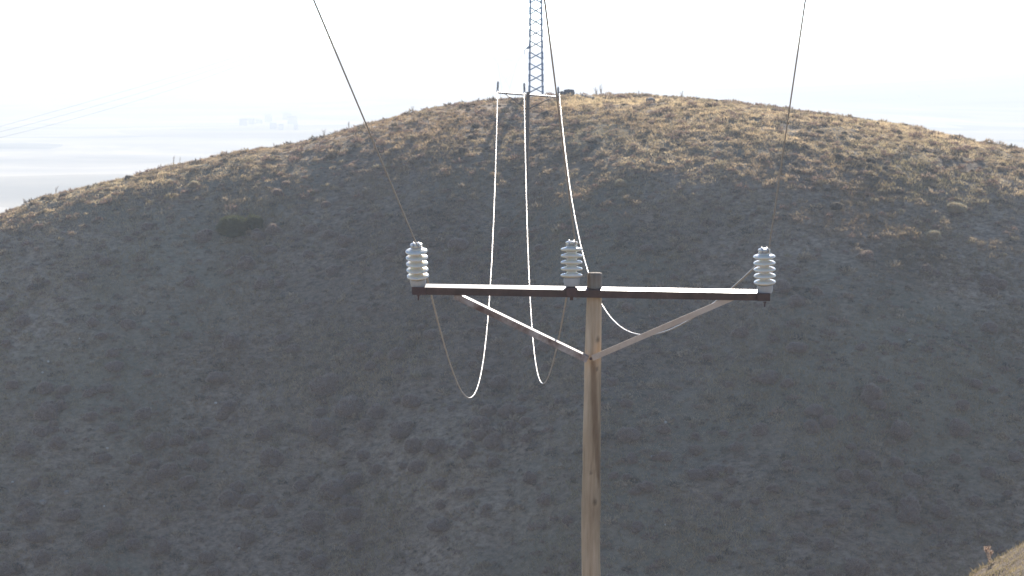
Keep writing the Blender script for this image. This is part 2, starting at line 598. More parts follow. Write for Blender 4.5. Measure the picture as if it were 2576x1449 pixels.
GREYB = [(0.28, 0.205, 0.17), (0.32, 0.24, 0.19), (0.25, 0.185, 0.155), (0.35, 0.27, 0.21)]
DARKB = [(0.15, 0.135, 0.11), (0.18, 0.16, 0.13), (0.13, 0.118, 0.098)]
GREENB = [(0.08, 0.094, 0.055), (0.10, 0.115, 0.065), (0.13, 0.14, 0.07)]
GOLDB = [(0.58, 0.40, 0.24), (0.50, 0.34, 0.20), (0.40, 0.28, 0.18)]  # golden twigs, lightened to stand in for sunlight that misses them
protos = {'grey': [], 'dark': [], 'green': [], 'gold': []}
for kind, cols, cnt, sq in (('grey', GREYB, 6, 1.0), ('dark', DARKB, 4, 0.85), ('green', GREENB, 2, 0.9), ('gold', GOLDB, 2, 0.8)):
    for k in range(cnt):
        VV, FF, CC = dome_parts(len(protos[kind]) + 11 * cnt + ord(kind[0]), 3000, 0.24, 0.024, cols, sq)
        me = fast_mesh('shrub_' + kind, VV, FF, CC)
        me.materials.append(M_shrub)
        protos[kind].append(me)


def shrub(name, kind, pos, rx, label, cat, group=None, rz=None, sy=1.0, sz=1.0):
    o = bpy.data.objects.new(name, random.choice(protos[kind]))
    o.location = pos - Vector((0, 0, rx * 0.08))
    o.rotation_euler = (random.uniform(0.1, 0.35), random.uniform(-0.12, 0.12), 0)
    o.scale = (rx, rx * sy, rx * sz)
    o.rotation_euler = (Matrix.Rotation(random.uniform(0.05, 0.4), 3, 'X') @ Matrix.Rotation(random.uniform(0, 6.28), 3, 'Z')).to_euler()
    link(o)
    return tag(o, label, cat, group)


def place(x, y, w, kind, **kw):
    """x, y the middle of the shrub in the photograph, w its width there"""
    p = hit(x, y + 0.30 * w)
    return shrub(kw.pop('name', 'cushion_shrub'), kind, p, 0.5 * w / F * p.y, kw.pop('label'), kw.pop('cat', 'shrub'), **kw)


L_GREY = 'rounded grey brown cushion shrub on the shaded face of the hill'
G_GREY = 'cushion shrubs on the shaded hillside'
L_DARK = 'small dark tufted bush dotted over the sunlit brow of the hill'
G_DARK = 'dark bushes on the sunlit brow'


def cv(lst, x0, y0, f):
    return [((x0 + a * f) * 0.67083, (y0 + b * f) * 0.67083, c * f * 0.67083) for a, b, c in lst]


grey_px = cv([(305, 150, 300), (520, 370, 290), (760, 430, 200), (1070, 340, 190), (290, 560, 310), (670, 540, 210), (980, 590, 240),
              (370, 700, 140), (250, 440, 130), (1090, 740, 200), (1290, 720, 230), (640, 830, 150), (1120, 930, 190), (1000, 940, 90),
              (380, 1090, 300), (540, 1040, 210), (560, 1350, 180), (1330, 1090, 150), (1760, 420, 170), (1640, 540, 110), (1830, 670, 140),
              (740, 960, 130), (1590, 750, 120), (160, 1400, 200)], 1100, 1350, 0.414)
grey_px += cv([(800, 360, 130), (1110, 450, 170), (1270, 450, 140), (1370, 410, 90), (1480, 400, 100), (1420, 620, 150), (1100, 630, 110),
               (1120, 710, 140), (1340, 750, 130), (1690, 790, 120), (1640, 850, 170), (1790, 870, 150), (2320, 350, 230), (2390, 470, 100),
               (2160, 770, 150), (1480, 1290, 140), (960, 1190, 140), (1160, 1200, 170), (690, 1140, 180), (1780, 1140, 140),
               (1930, 960, 130), (2070, 910, 90), (2240, 1040, 180), (500, 980, 170), (190, 910, 150), (710, 590, 100), (580, 1410, 120),
               (330, 80, 140), (460, 90, 110), (640, 120, 100), (90, 60, 110), (440, 210, 100)], 0, 1400, 0.5244)
grey_px += cv([(285, 375, 140), (680, 230, 150), (770, 320, 140), (1060, 150, 130), (1710, 360, 170), (1730, 200, 120), (1040, 700, 130),
               (1260, 610, 110), (1680, 590, 110), (750, 1190, 140), (690, 1400, 150), (1420, 70, 90), (1830, 50, 110), (940, 510, 80),
               (480, 50, 100), (120, 500, 120), (380, 800, 110), (880, 910, 110), (560, 990, 90), (1100, 940, 90)], 2700, 1400, 0.5244)
grey_px += cv([(950, 720, 200), (1350, 720, 160), (1730, 840, 200), (1520, 460, 130), (1780, 520, 100), (780, 790, 180), (1540, 780, 150),
               (1700, 970, 170), (1920, 1030, 110), (2230, 930, 170), (650, 1070, 220), (820, 1310, 190), (1020, 1310, 150), (460, 1200, 110),
               (1330, 1000, 140), (1080, 230, 110), (1000, 330, 120)], 700, 600, 0.345)
dark_px = cv([(775, 350, 50), (970, 395, 60), (1080, 370, 60), (910, 540, 80), (1220, 555, 70), (1200, 775, 90), (1090, 840, 90), (420, 685, 80),
              (640, 770, 130), (1560, 825, 60), (1400, 870, 130), (2090, 770, 80), (1830, 770, 70), (2050, 545, 70), (2285, 715, 60), (480, 330, 50),
              (1410, 285, 70), (1960, 310, 60), (2050, 325, 70), (1640, 360, 50), (600, 850, 90), (950, 840, 70), (110, 690, 60), (130, 480, 90), (1840, 480, 60)], 2000, 250, 0.3494)
dark_px += cv([(570, 835, 80), (620, 900, 50), (740, 995, 70), (910, 1080, 80), (950, 970, 50), (455, 1180, 110), (390, 1070, 60), (290, 1070, 50),
               (1440, 940, 50), (1250, 860, 60), (1130, 745, 60), (1090, 780, 50), (515, 660, 50), (240, 760, 60), (700, 860, 90), (190, 940, 60),
               (160, 880, 60), (480, 830, 70), (830, 1000, 50), (810, 915, 50), (1340, 715, 50), (1730, 805, 50), (1080, 640, 60), (1330, 680, 50), (340, 655, 50),
               (1400, 800, 40), (1500, 815, 60), (1660, 890, 60), (100, 740, 50)], 2900, 150, 0.5176)
dark_px += cv([(570, 1270, 90), (400, 1295, 70), (1180, 1110, 110), (290, 1350, 70), (1440, 1015, 60), (1280, 1075, 50)], 0, 200, 0.414)
dark_px += cv([(190, 600, 100), (160, 300, 70), (280, 290, 60), (560, 480, 110), (240, 475, 110), (620, 660, 60), (120, 740, 140), (380, 720, 100),
               (970, 560, 70), (960, 745, 80), (530, 165, 60), (500, 270, 50), (20, 370, 60)], 1700, 300, 0.345)
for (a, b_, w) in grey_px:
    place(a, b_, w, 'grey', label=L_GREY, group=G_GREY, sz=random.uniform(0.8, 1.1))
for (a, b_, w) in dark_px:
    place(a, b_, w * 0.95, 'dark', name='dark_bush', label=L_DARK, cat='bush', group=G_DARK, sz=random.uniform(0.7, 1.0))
n_extra = 300 - len(grey_px)
done = 0
while done < n_extra:
    a, b_ = random.uniform(-20, 2600), random.uniform(520, 1500)
    lim = np.interp(a, [0, 500, 900, 1300, 1700, 2300, 2576], [610, 500, 470, 500, 540, 590, 620])
    if b_ < lim + 20 or (a > 2330 and b_ > 1300): continue
    w = random.choice((26, 30, 36, 42, 50, 60)) * (0.7 + 0.5 * (b_ / 1449))
    place(a, b_, w, 'grey', label=L_GREY, group=G_GREY, sz=random.uniform(0.7, 1.1))
    done += 1
# shrubs that stand out
place(590, 545, 95, 'green', name='green_bush', label='wide dark green bush with yellowish top on the left of the slope', cat='bush', sz=0.9)
place(640, 548, 60, 'green', name='green_bush', label='smaller dark green bush touching the right side of the wide green bush', cat='bush')
place(2345, 580, 46, 'gold', name='golden_bush', label='golden bush, sunlit tone put into its colour, alone low in the shade of the right slope', cat='bush', sz=0.8)
place(2405, 508, 56, 'gold', name='golden_bush', label='golden brown bush, sunlit tone put into its colour, just under the shadow edge on the right', cat='bush', sz=0.8)
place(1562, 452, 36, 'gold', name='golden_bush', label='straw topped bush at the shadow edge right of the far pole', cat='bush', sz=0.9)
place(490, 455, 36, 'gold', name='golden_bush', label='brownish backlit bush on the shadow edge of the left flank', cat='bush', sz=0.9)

# smaller scrub nobody would count
X, Y = field_samples(34000, -42, 42, 62, 108)
Z = H(X, Y)
n = len(X)
nb = 64
idx = np.repeat(np.arange(n), nb)
m = len(idx)
rad = np.clip(rng.lognormal(-2.0, 0.42, n), 0.06, 0.38)
d = rng.normal(size=(m, 3)); d /= np.linalg.norm(d, axis=1, keepdims=True)
d[:, 2] = np.abs(d[:, 2])
base = np.stack([X[idx], Y[idx], Z[idx] - 0.03], 1) + d * rad[idx][:, None] * np.array([0.9, 0.9, 0.62]) * rng.uniform(0.45, 1.0, (m, 1))
ax = d + rng.normal(size=(m, 3)) * 0.4 + np.array([0, 0, 0.35]); ax /= np.linalg.norm(ax, axis=1, keepdims=True)
pal = np.array(GREYB + DARKB[:2] + [(0.42, 0.335, 0.235), (0.45, 0.36, 0.255), (0.38, 0.31, 0.22), (0.42, 0.33, 0.23), (0.36, 0.305, 0.205)])
tint = pal[rng.integers(0, len(pal), n)]
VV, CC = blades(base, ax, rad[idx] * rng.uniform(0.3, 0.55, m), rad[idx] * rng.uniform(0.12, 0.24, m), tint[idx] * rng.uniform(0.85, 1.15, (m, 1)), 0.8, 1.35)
me = tri_mesh('low_scrub', VV, CC); me.materials.append(M_shrub)
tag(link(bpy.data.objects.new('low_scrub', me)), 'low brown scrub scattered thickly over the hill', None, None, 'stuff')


# ------------------------------------------------------------------ crest details
def rock(name, p, sx, sy, sz, m, label, seed):
    bm = bmesh.new()
    bmesh.ops.create_icosphere(bm, subdivisions=3, radius=1)
    for v in bm.verts:
        n = v.co.normalized()
        k = 1 + 0.22 * mn.noise(n * 1.6 + Vector((seed, 3, 1))) + 0.07 * mn.noise(n * 4.5 + Vector((1, seed, 0)))
        # blocky shoulders
        n2 = Vector([math.copysign(abs(c) ** 0.7, c) for c in n]).normalized() * (0.55 + 0.45 * max(abs(c) for c in n) ** -0.6)
        v.co = Vector((n2.x * sx, n2.y * sy, n2.z * sz)) * k
    o = from_bm(name, bm, m, None, True, loc=p + Vector((0, 0, sz * 0.8)))
    return tag(o, label, 'rock')


px = lambda w, Y: w / F * Y
p = hit(1431, 239.5, 90); rock('boulder', p, px(15, p.y), px(12, p.y), px(9, p.y), M_rock, 'large dark boulder on the skyline right of the far pole', 2)
p = hit(1413, 238.5, 90); rock('boulder', p, px(7, p.y), px(7, p.y), px(6.5, p.y), M_rock, 'small dark boulder touching the left side of the large skyline boulder', 5)
p = hit(1636, 258, 90); rock('boulder', p, px(11, p.y), px(10, p.y), px(7, p.y), M_rock, 'grey squarish boulder on the grass below the skyline', 9)
p = hit(1495, 244.5, 90); rock('pale_stone', p, px(3.4, p.y), px(3, p.y), px(2.6, p.y), M_stone, 'white stone beside the end of the fallen log', 4)
p = hit(1434, 248, 90); rock('pale_stone', p, px(2.4, p.y), px(2.4, p.y), px(1.8, p.y), M_stone, 'pale stone on the straw coloured patch under the skyline boulder', 6)
for (a, b_, s, lab) in ((270, 1075, 3.2, 'pale speck of stone on the upper left shaded slope'), (108, 1270, 9, 'pale upright stone low on the left slope'),
                        (168, 1245, 7, 'pale lumpy stone just above the upright stone on the left slope'), (543, 1017, 3.5, 'small white stone among the cushion shrubs left of the pole'),
                        (602, 1382, 3.5, 'small white stone low on the slope near the bottom edge'), (1016, 415, 2.5, 'small white stone on the brow left of the far pole'),
                        (1675, 1065, 3.6, 'pale stone on the shaded slope just right of the near pole'), (1640, 1150, 2.8, 'small pale stone below and left of the stone right of the near pole'),
                        (2288, 857, 2.4, 'tiny pale stone high on the shaded right slope'), (1673, 1322, 2.6, 'small pale stone low on the slope right of the near pole'),
                        (2288, 1305, 2.6, 'small pale stone low on the right slope above the sunlit spur'), (122, 912, 3.0, 'pale stone near the left edge, upper of two close together'),
                        (107, 940, 2.8, 'pale stone near the left edge, lower of two close together'), (200, 853, 2.2, 'tiny pale stone on the upper left slope above two close stones'),
                        (270, 1130, 3.2, 'pale stone in the middle of the left slope'), (32, 1214, 2.8, 'pale stone at the left edge of the slope'), (262, 1275, 2.6, 'small pale stone right of the upright stone on the left slope')):
    p = hit(a, b_)
    rock('pale_stone', p, px(s, p.y), px(s, p.y), px(s * 0.8, p.y), M_stone if s < 4 else M_log, lab, s + a)
# fallen log
a, b_ = hit(1463, 243.2, 90), hit(1494, 250.5, 85)
bm = bmesh.new()
n_ = 9
tube_bm(bm, [a.lerp(b_, i / n_) + Vector((0, 0, 0.07 + 0.02 * math.sin(i * 2.1))) for i in range(n_ + 1)], [0.075 + 0.012 * math.sin(i * 1.7) for i in range(n_ + 1)], 12)
o = from_bm('fallen_log', bm, M_log, None, True)
tag(o, 'grey fallen log lying on the straw patch below the skyline', 'log')


def stalks(name, p, h, nst, spread, label, cols, group=None, w=0.018):
    """a dry weed: thin forked stems"""
    bm = bmesh.new()
    for i in range(nst):
        a0 = random.uniform(0, 6.28)
        lean = random.uniform(0.05, spread)
        hh = h * random.uniform(0.55, 1)
        pts = [Vector((math.cos(a0) * lean * hh * t ** 1.3 + random.uniform(-.02, .02) * h, math.sin(a0) * lean * hh * t ** 1.3, hh * t)) for t in (0, .3, .6, 1)]
        tube_bm(bm, pts, [w, w * .8, w * .6, w * .3], 5)
        for k in range(3):
            t0 = pts[2].lerp(pts[3], random.random())
            tube_bm(bm, [t0, t0 + Vector((random.uniform(-.2, .2), random.uniform(-.2, .2), random.uniform(.1, .3))) * h * .6], [w * .5, w * .2], 4)
    o = from_bm(name, bm, cols, None, True, loc=p)
    return tag(o, label, 'plant', group)


M_stalk, nt, out = mat('dry_stalk')
_d = nt.nodes.new('ShaderNodeBsdfDiffuse'); _t = nt.nodes.new('ShaderNodeBsdfTranslucent'); _m = nt.nodes.new('ShaderNodeMixShader')
_d.inputs['Color'].default_value = (0.42, 0.34, 0.26, 1); _t.inputs['Color'].default_value = (0.42, 0.34, 0.26, 1); _m.inputs[0].default_value = 0.5
nt.links.new(_d.outputs[0], _m.inputs[1]); nt.links.new(_t.outputs[0], _m.inputs[2]); nt.links.new(_m.outputs[0], out.inputs['Surface'])
for (a, b_, hpx, nst, lab) in ((1500, 238, 24, 7, 'tall bare stalks on the skyline right of the two boulders'), (1512, 238, 30, 6, 'tallest bare stalks on the skyline right of the boulders'),
                               (1606, 239, 16, 4, 'thin bare stalks on the skyline above the squarish boulder'), (1715, 243, 20, 5, 'bare stalks on the skyline left of the right hand wire'),
                               (878, 322, 24, 6, 'bare stalks on the left skyline beside the left wire'), (815, 343, 22, 5, 'wispy stalks on the left skyline below the hazy town'),
                               (1038, 282, 20, 6, 'brushy stalks on the skyline between left wire and far pole'), (690, 370, 12, 4, 'low wispy stalks on the left skyline'),
                               (436, 412, 30, 3, 'lone seed stalk leaning on the left skyline'), (452, 410, 20, 3, 'short stalk next to the lone seed stalk'), (140, 488, 22, 3, 'thin stalk near the lower left skyline'), (60, 520, 22, 3, 'thin stalk nearest the left end of the skyline')):
    p = hit(a, b_, 80)
    stalks('dry_stalks', p, px(hpx, p.y), nst, 0.35, lab, M_stalk, None, 0.014)
# the weed at the bottom corner
p = hit(2490, 1418, 12, 60)
hw = px(46, p.y)
tips = [Vector((-0.30, 0.02, 0.95)), Vector((-0.12, -0.05, 1.0)), Vector((-0.22, 0.1, 0.8)), Vector((0.06, 0.05, 0.7))]
bs, axs, ln, wd = [], [], [], []
for t_ in tips:
    for k in range(14):                          # stem
        q_ = t_ * hw * (k / 14); bs.append(q_); axs.append(t_.normalized()); ln.append(hw * 0.13); wd.append(0.012)
    for k in range(60):                          # seed head
        q_ = t_ * hw * random.uniform(0.72, 1.0) + Vector((random.gauss(0, .05), random.gauss(0, .05), 0)) * hw
        bs.append(q_); axs.append(Vector((random.gauss(0, .5), random.gauss(0, .5), 1)).normalized()); ln.append(hw * random.uniform(.06, .14)); wd.append(0.012)
VV, CC = blades(np.array(bs), np.array(axs), np.array(ln), np.array(wd), np.tile([(0.36, 0.28, 0.235)], (len(bs), 1)))
me = tri_mesh('dry_weed', VV, CC); me.materials.append(M_grass)
o = link(bpy.data.objects.new('dry_weed', me)); o.location = p
tag(o, 'dry pinkish tan weed on the edge of the sunlit spur', 'plant')

# ------------------------------------------------------------------ near pole
YP = 15.0
S = YP / F            # metres per picture unit at the pole
pole_px = [(690, 1496.5, 19.0), (730, 1495.5, 19.2), (800, 1493.5, 20.0), (905, 1491.5, 21.5), (1000, 1489.8, 22), (1100, 1488.3, 23.2), (1180, 1488, 23.0), (1265, 1487, 25.2),
           (1330, 1486, 24.8), (1400, 1486.5, 24.6), (1449, 1487.5, 25.0), (1700, 1487, 27), (2200, 1485, 31), (3300, 1480, 40)]
base_pt = P(1480, 3300, YP + 0.10)
gz = float(H(base_pt.x, YP + 0.10))
pole = empty('power_pole', Vector((base_pt.x, YP + 0.10, gz)), 'weathered wooden power pole with rusty crossarm and three white insulators, near the camera', 'power pole')


def pole_shaft():
    ypx = np.array([q[0] for q in pole_px]); xpx = np.array([q[1] for q in pole_px]); rpx = np.array([q[2] for q in pole_px])
    rows = np.concatenate([np.linspace(690, 1460, 150), np.linspace(1475, 3500, 40)])
    seg = 40
    vs, cols = [], []
    z = 0
    for yy in rows:
        c = P(np.interp(yy, ypx, xpx), yy, YP + 0.10)
        if yy > 3000 and c.z < gz - 0.6: c.z = gz - 0.6
        r = np.interp(yy, ypx, rpx) * S
        for k in range(seg):
            an = 2 * math.pi * k / seg       # an = -90 deg faces the camera
            dx, dy = math.cos(an), math.sin(an)
            rr = r * (1 + 0.035 * mn.noise(Vector((dx * 1.2, dy * 1.2, c.z * 1.6))) + 0.012 * mn.noise(Vector((dx * 4, dy * 4, c.z * 2.5))))
            t = Vector((1, 1, 1))
            sx = dx * r / S                  # sideways position across the pole, in picture units
            front = dy < 0
            # drying cracks
            for (cx0, ya, yb, sl) in ((-6, 1320, 1460, 0.05), (3, 915, 1170, 0.035), (-9, 760, 900, 0.0), (7, 1180, 1330, -0.02)):
                if front and ya < yy < yb:
                    dd = abs(sx - (cx0 + (yy - ya) * sl))
                    if dd < 1.6: rr -= 0.004 * (1 - dd / 1.6)
            # knots
            for (kx, ky, kr) in ((9, 1258, 6.5), (10, 852, 6), (10, 925, 4), (-2, 1185, 4)):
                if front:
                    dd = math.hypot(sx - kx, (yy - ky) * 0.6)
                    if dd < kr * 2: rr += 0.006 * math.exp(-(dd / kr) ** 2)
                    if dd < kr: t *= 0.42 + 0.58 * (dd / kr) ** 2
            # run-off stain under the brace bolt, drifting to the right
            if front and yy > 905:
                cen = np.interp(yy, [905, 1000, 1100, 1180, 1215], [0, 4, 11, 17, 19])
                wid = np.interp(yy, [905, 1000, 1180, 1225], [8, 9, 8, 0.5])
                kk = max(0, 1 - abs((sx - cen) / wid) ** 4) if yy < 1225 else 0
                kk *= 0.75 + 0.25 * mn.noise(Vector((sx * .3, yy * .05, 3)))
                t = Vector((t.x * (1 - .52 * kk), t.y * (1 - .58 * kk), t.z * (1 - .62 * kk)))
            # old grey weathered top
            if yy < 760:
                kk = np.interp(yy, [690, 722, 760], [1, .75, 0])
                t = Vector((t.x * (1 - .52 * kk), t.y * (1 - .47 * kk), t.z * (1 - .36 * kk)))
            vs.append((c.x + dx * rr, c.y + dy * rr, c.z)); cols.append(tuple(t))
    nr = len(rows)
    f = [(j * seg + k, j * seg + (k + 1) % seg, (j + 1) * seg + (k + 1) % seg, (j + 1) * seg + k) for j in range(nr - 1) for k in range(seg)]
    # rounded top
    ring = list(range(seg))
    lastc = P(1496.5, 686.5, YP + 0.10)
    r0 = 19.0 * S
    n0 = len(vs)
    for k in range(seg):
        an = 2 * math.pi * k / seg
        vs.append((lastc.x + math.cos(an) * r0 * 0.9, lastc.y + math.sin(an) * r0 * 0.9, lastc.z + 0.003 * mn.noise(Vector((k * .7, 0, 0))))); cols.append((.42, .46, .55))
    f += [(n0 + k, n0 + (k + 1) % seg, (k + 1) % seg, k) for k in range(seg)]
    vs.append((lastc.x, lastc.y, lastc.z + 0.002)); cols.append((.36, .4, .48))
    f4 = np.array(f)[:, ::-1]
    f += []
    cen_i = len(vs) - 1
    me = bpy.data.meshes.new('wooden_post')
    me.from_pydata([Vector(v) - pole.location for v in vs], [], [list(q) for q in f4] + [[n0 + k, n0 + (k + 1) % seg, cen_i] for k in range(seg)])
    at = me.color_attributes.new('tint', 'FLOAT_COLOR', 'POINT')
    at.data.foreach_set('color', np.concatenate([np.array(cols), np.ones((len(cols), 1))], 1).astype(np.float32).ravel())
    for p_ in me.polygons: p_.use_smooth = True
    me.materials.append(M_wood)
    o = link(bpy.data.objects.new('wooden_post', me), pole)
    return o


pole_shaft()

# crossarm: a channel whose web faces the camera, leaning a little toward it
YA = YP - 0.01
aL, aR = P(1038, 722.5, YA), P(1936, 738.5, YA)      # top edge of the web
ad = (aR - aL).normalized()
ROLL = R(9.5)
fl = Vector((0, math.cos(ROLL), math.sin(ROLL)))       # across the top flange, away from the camera
upv = ad.cross(fl).normalized() * 1
if upv.z < 0: upv = -upv
W_FL, H_WEB, TK = 0.108, 0.060, 0.006
bm = bmesh.new()
sec_pts = [(0, 0), (W_FL, 0), (W_FL, -TK), (TK, -TK), (TK, -H_WEB + TK), (W_FL * 0.55, -H_WEB + TK), (W_FL * 0.55, -H_WEB), (0, -H_WEB)]
down = Vector((0, 0, 1))


def sec(o_, a_, b_):
    # web stays upright, the top flange tips toward the camera
    return o_ + fl * a_ + down * b_


r0 = [bm.verts.new(sec(aL, *q)) for q in sec_pts]
r1 = [bm.verts.new(sec(aR, *q)) for q in sec_pts]
n_ = len(sec_pts)
for k in range(n_): bm.faces.new((r0[k], r0[(k + 1) % n_], r1[(k + 1) % n_], r1[k]))
bm.faces.new(r0[::-1]); bm.faces.new(r1)
bmesh.ops.recalc_face_normals(bm, faces=bm.faces[:])
arm = from_bm('crossarm', bm, M_rust, pole, False)
# end plates and the middle bracket
for (xa, xb, ya, yb, m_) in ((1036, 1071, 722.0, 741.5, M_rustbr), (1424.5, 1450, 724.5, 746.0, M_rustbr), (1905, 1937.5, 737.5, 757.0, M_rust)):
    bm = bmesh.new()
    c0 = P((xa + xb) / 2, (ya + yb) / 2, YA - 0.012)
    box_bm(bm, c0, ad * ((xb - xa) / 2 * S), Vector((0, 0.009, 0)), Vector((0, 0, (yb - ya) / 2 * S)), 0.002)
    box_bm(bm, c0 + Vector((0, 0.07, -(yb - ya) / 2 * S + 0.003)), ad * ((xb - xa) / 2 * S), Vector((0, 0.07, 0)), Vector((0, 0, 0.004)), 0.001)
    o = from_bm('bracket', bm, m_, arm, False)
# braces
bolt_pt = P(1484, 903, YP - 0.005)


def brace(a, b_, up, secn, m_, nm='brace', label=None):
    bm = bmesh.new()
    sweep_bm(bm, a, b_, up, secn)
    bmesh.ops.recalc_face_normals(bm, faces=bm.faces[:])
    o = from_bm(nm, bm, m_, pole, False)
    if label: o['label'] = label
    return o


Lsec = [(0, 0), (-0.044, 0.009), (-0.044, 0.005), (-0.005, -0.004), (-0.005, -0.050), (0, -0.050)]
b1 = brace(P(1146, 737, YA + 0.02), P(1481, 899, YP - 0.035), Vector((0, 0, 1)), Lsec, M_paintrust, label='rust stained left brace with a bright upper edge')
Fsec = [(0, 0.024), (-0.006, 0.024), (-0.006, -0.022), (0, -0.022)]
b2 = brace(P(1846, 748, YA + 0.02), P(1490, 901, YP - 0.045), Vector((0, 0, 1)), Fsec, M_paint, label='pale flaking right brace')
bm = bmesh.new()
lathe_bm(bm, [(0.012, 0), (0.012, 0.02), (0.006, 0.02), (0.006, 0.035)], P(1486, 902, YP - 0.035), (0, -1, 0), 6)
from_bm('brace_bolt', bm, M_rustbr, pole, False)


# insulators
def smooth_profile(pts, n=6):
    out_ = []
    m_ = len(pts)
    for i in range(m_ - 1):
        p0, p1, p2, p3 = pts[max(i - 1, 0)], pts[i], pts[i + 1], pts[min(i + 2, m_ - 1)]
        for k in range(n):
            t = k / n
            out_.append(tuple(0.5 * (2 * p1[j] + (p2[j] - p0[j]) * t + (2 * p0[j] - 5 * p1[j] + 4 * p2[j] - p3[j]) * t * t + (3 * p1[j] - p0[j] - 3 * p2[j] + p3[j]) * t ** 3) for j in (0, 1)))
    out_.append(pts[-1])
    return out_


def near_insulator(bx, by, lean_side, lean_cam, label, bolts):
    """bx, by: foot of the cup in the photograph; leans in degrees"""
    o0 = P(bx, by, YP + 0.045)
    ax = Vector((math.tan(R(lean_side)), -math.tan(R(lean_cam)), 1)).normalized()
    pitch = 0.0529
    cup_h = 0.070
    prof = [(0.045, cup_h - 0.004)]
    pts = [(0.046, cup_h - 0.002), (0.062, cup_h + 0.003)]
    for k in range(5):
        z0 = cup_h + 0.010 + k * pitch
        pts += [(0.0805, z0), (0.0875, z0 + 0.005), (0.0895, z0 + 0.0115), (0.0865, z0 + 0.0185), (0.077, z0 + 0.0245), (0.057, z0 + 0.0295), (0.0445, z0 + 0.033)]
        if k < 4: pts += [(0.0415, z0 + 0.0375), (0.0425, z0 + 0.0435), (0.052, z0 + 0.0478), (0.068, z0 + 0.0505)]
    zt = cup_h + 0.010 + 4 * pitch + 0.031
    pts += [(0.040, zt + 0.010), (0.0395, zt + 0.018), (0.046, zt + 0.026), (0.050, zt + 0.034), (0.046, zt + 0.043), (0.030, zt + 0.049), (0.012, zt + 0.051)]
    bm = bmesh.new()
    lathe_bm(bm, smooth_profile(pts, 4), o0, ax, 56)
    ins = from_bm('insulator', bm, M_porc, pole, True)
    ins['label'] = label
    bm = bmesh.new()
    lathe_bm(bm, smooth_profile([(0.03, 0.0), (0.052, 0.001), (0.058, 0.008), (0.0635, 0.03), (0.0655, 0.058), (0.064, 0.067), (0.056, 0.0695), (0.04, 0.070)], 4), o0, ax, 40)
    from_bm('base_cup', bm, M_cup, ins, True)
    # tie wire round the groove and twisted over the cap
    bm = bmesh.new()
    u = ax.orthogonal().normalized(); v_ = ax.cross(u)
    pts = []
    for i in range(64):
        an = i / 63 * 2 * math.pi * 2.2
        pts.append(o0 + ax * (zt + 0.012 + 0.008 * i / 63) + (u * math.cos(an) + v_ * math.sin(an)) * 0.0435)
    tube_bm(bm, pts, 0.0035, 6)
    for s_ in (-1, 1):
        q = [o0 + ax * (zt + 0.02 + 0.034 * math.sin(t * math.pi) ** 0.6) + Vector((s_ * 0.020, 0, 0)) + Vector((0, -0.05 + 0.1 * t, 0)) for t in np.linspace(0, 1, 12)]
        tube_bm(bm, q, 0.0065, 7)
    from_bm('tie_wire', bm, M_alu, ins, True)
    # pin with nut(s) under the arm
    bm = bmesh.new()
    lathe_bm(bm, [(0.030, 0.002), (0.028, -0.03), (0.034, -0.034)], o0, ax, 16)
    for dx in bolts:
        t0 = o0 + Vector((dx, 0.0, -0.068))
        lathe_bm(bm, [(0.013, 0), (0.013, -0.012), (0.007, -0.014), (0.007, -0.042), (0.005, -0.045)], t0, Vector((0.03, 0, 1)), 8)
    from_bm('pin', bm, M_rustbr, ins, False)
    return o0 + ax * (zt + 0.016), ax


# tops of the insulators: where the wires are tied in
nl, axl = near_insulator(1052.5, 721.0, -2.0, 12.5, 'left insulator leaning toward the camera', (0.0,))
nm, axm = near_insulator(1438.0, 721.0, 0.0, -5.5, 'middle insulator beside the pole top', (-0.006, 0.008))
nr, axr = near_insulator(1924.5, 737.5, -2.6, 4.0, 'right insulator at the arm end', (0.0,))

# ------------------------------------------------------------------ far pole
YF = 87.0
SF = YF / F
ftop = P(1328.5, 231, YF)
fbase_y = float(H(ftop.x - 0.12, YF))
far = empty('power_pole', Vector((ftop.x - 0.12, YF, fbase_y)), 'thin grey power pole on the brow of the hill, its crossarm tilted', 'power pole')
bm = bmesh.new()
fb = Vector((ftop.x - 0.12, YF, fbase_y - 0.5))
tube_bm(bm, [fb.lerp(ftop, t) for t in np.linspace(0, 1, 8)], [0.112 - 0.028 * t for t in np.linspace(0, 1, 8)], 18)
from_bm('wooden_post', bm, M_farwood, far, True)
fa, fz = P(1250.5, 231.5, YF - 0.1), P(1408, 243.0, YF - 0.1)
bm = bmesh.new()
Lf = [(0, 0), (-0.12, 0.02), (-0.12, 0.012), (-0.008, -0.008), (-0.008, -0.075), (0, -0.075)]
sweep_bm(bm, fa, fz, Vector((0, 0, 1)), Lf)
bmesh.ops.recalc_face_normals(bm, faces=bm.faces[:])
from_bm('crossarm', bm, M_rust, far, False)
for (xa, ya) in ((1268, 234), (1392, 243)):
    bm = bmesh.new()
    tube_bm(bm, [P(xa, ya, YF - 0.09), P(1326.5, 276, YF - 0.10)], 0.024, 8)
    from_bm('brace', bm, M_rust, far, True)
far_tops = []
for (xa, ya, xb, yb) in ((1251.5, 231.5, 1253.0, 204.5), (1319.5, 236.0, 1318.5, 208.5), (1404.5, 243.0, 1404.0, 218.0)):
    a, b_ = P(xa, ya, YF - 0.05), P(xb, yb, YF - 0.05)
    L_ = (b_ - a).length
    pts = [(0.03, 0), (0.05, 0.01), (0.05, 0.06)]
    nshed = 8
    for k in range(nshed):
        z0 = 0.07 + k * (L_ - 0.12) / nshed
        pts += [(0.04, z0), (0.062, z0 + 0.015), (0.04, z0 + 0.03)]
    pts += [(0.035, L_ - 0.04), (0.04, L_ - 0.015), (0.02, L_)]
    bm = bmesh.new()
    lathe_bm(bm, pts, a, b_ - a, 20)
    from_bm('insulator', bm, M_farins, far, True)
    far_tops.append(b_ + Vector((0, -0.05, -0.05)))


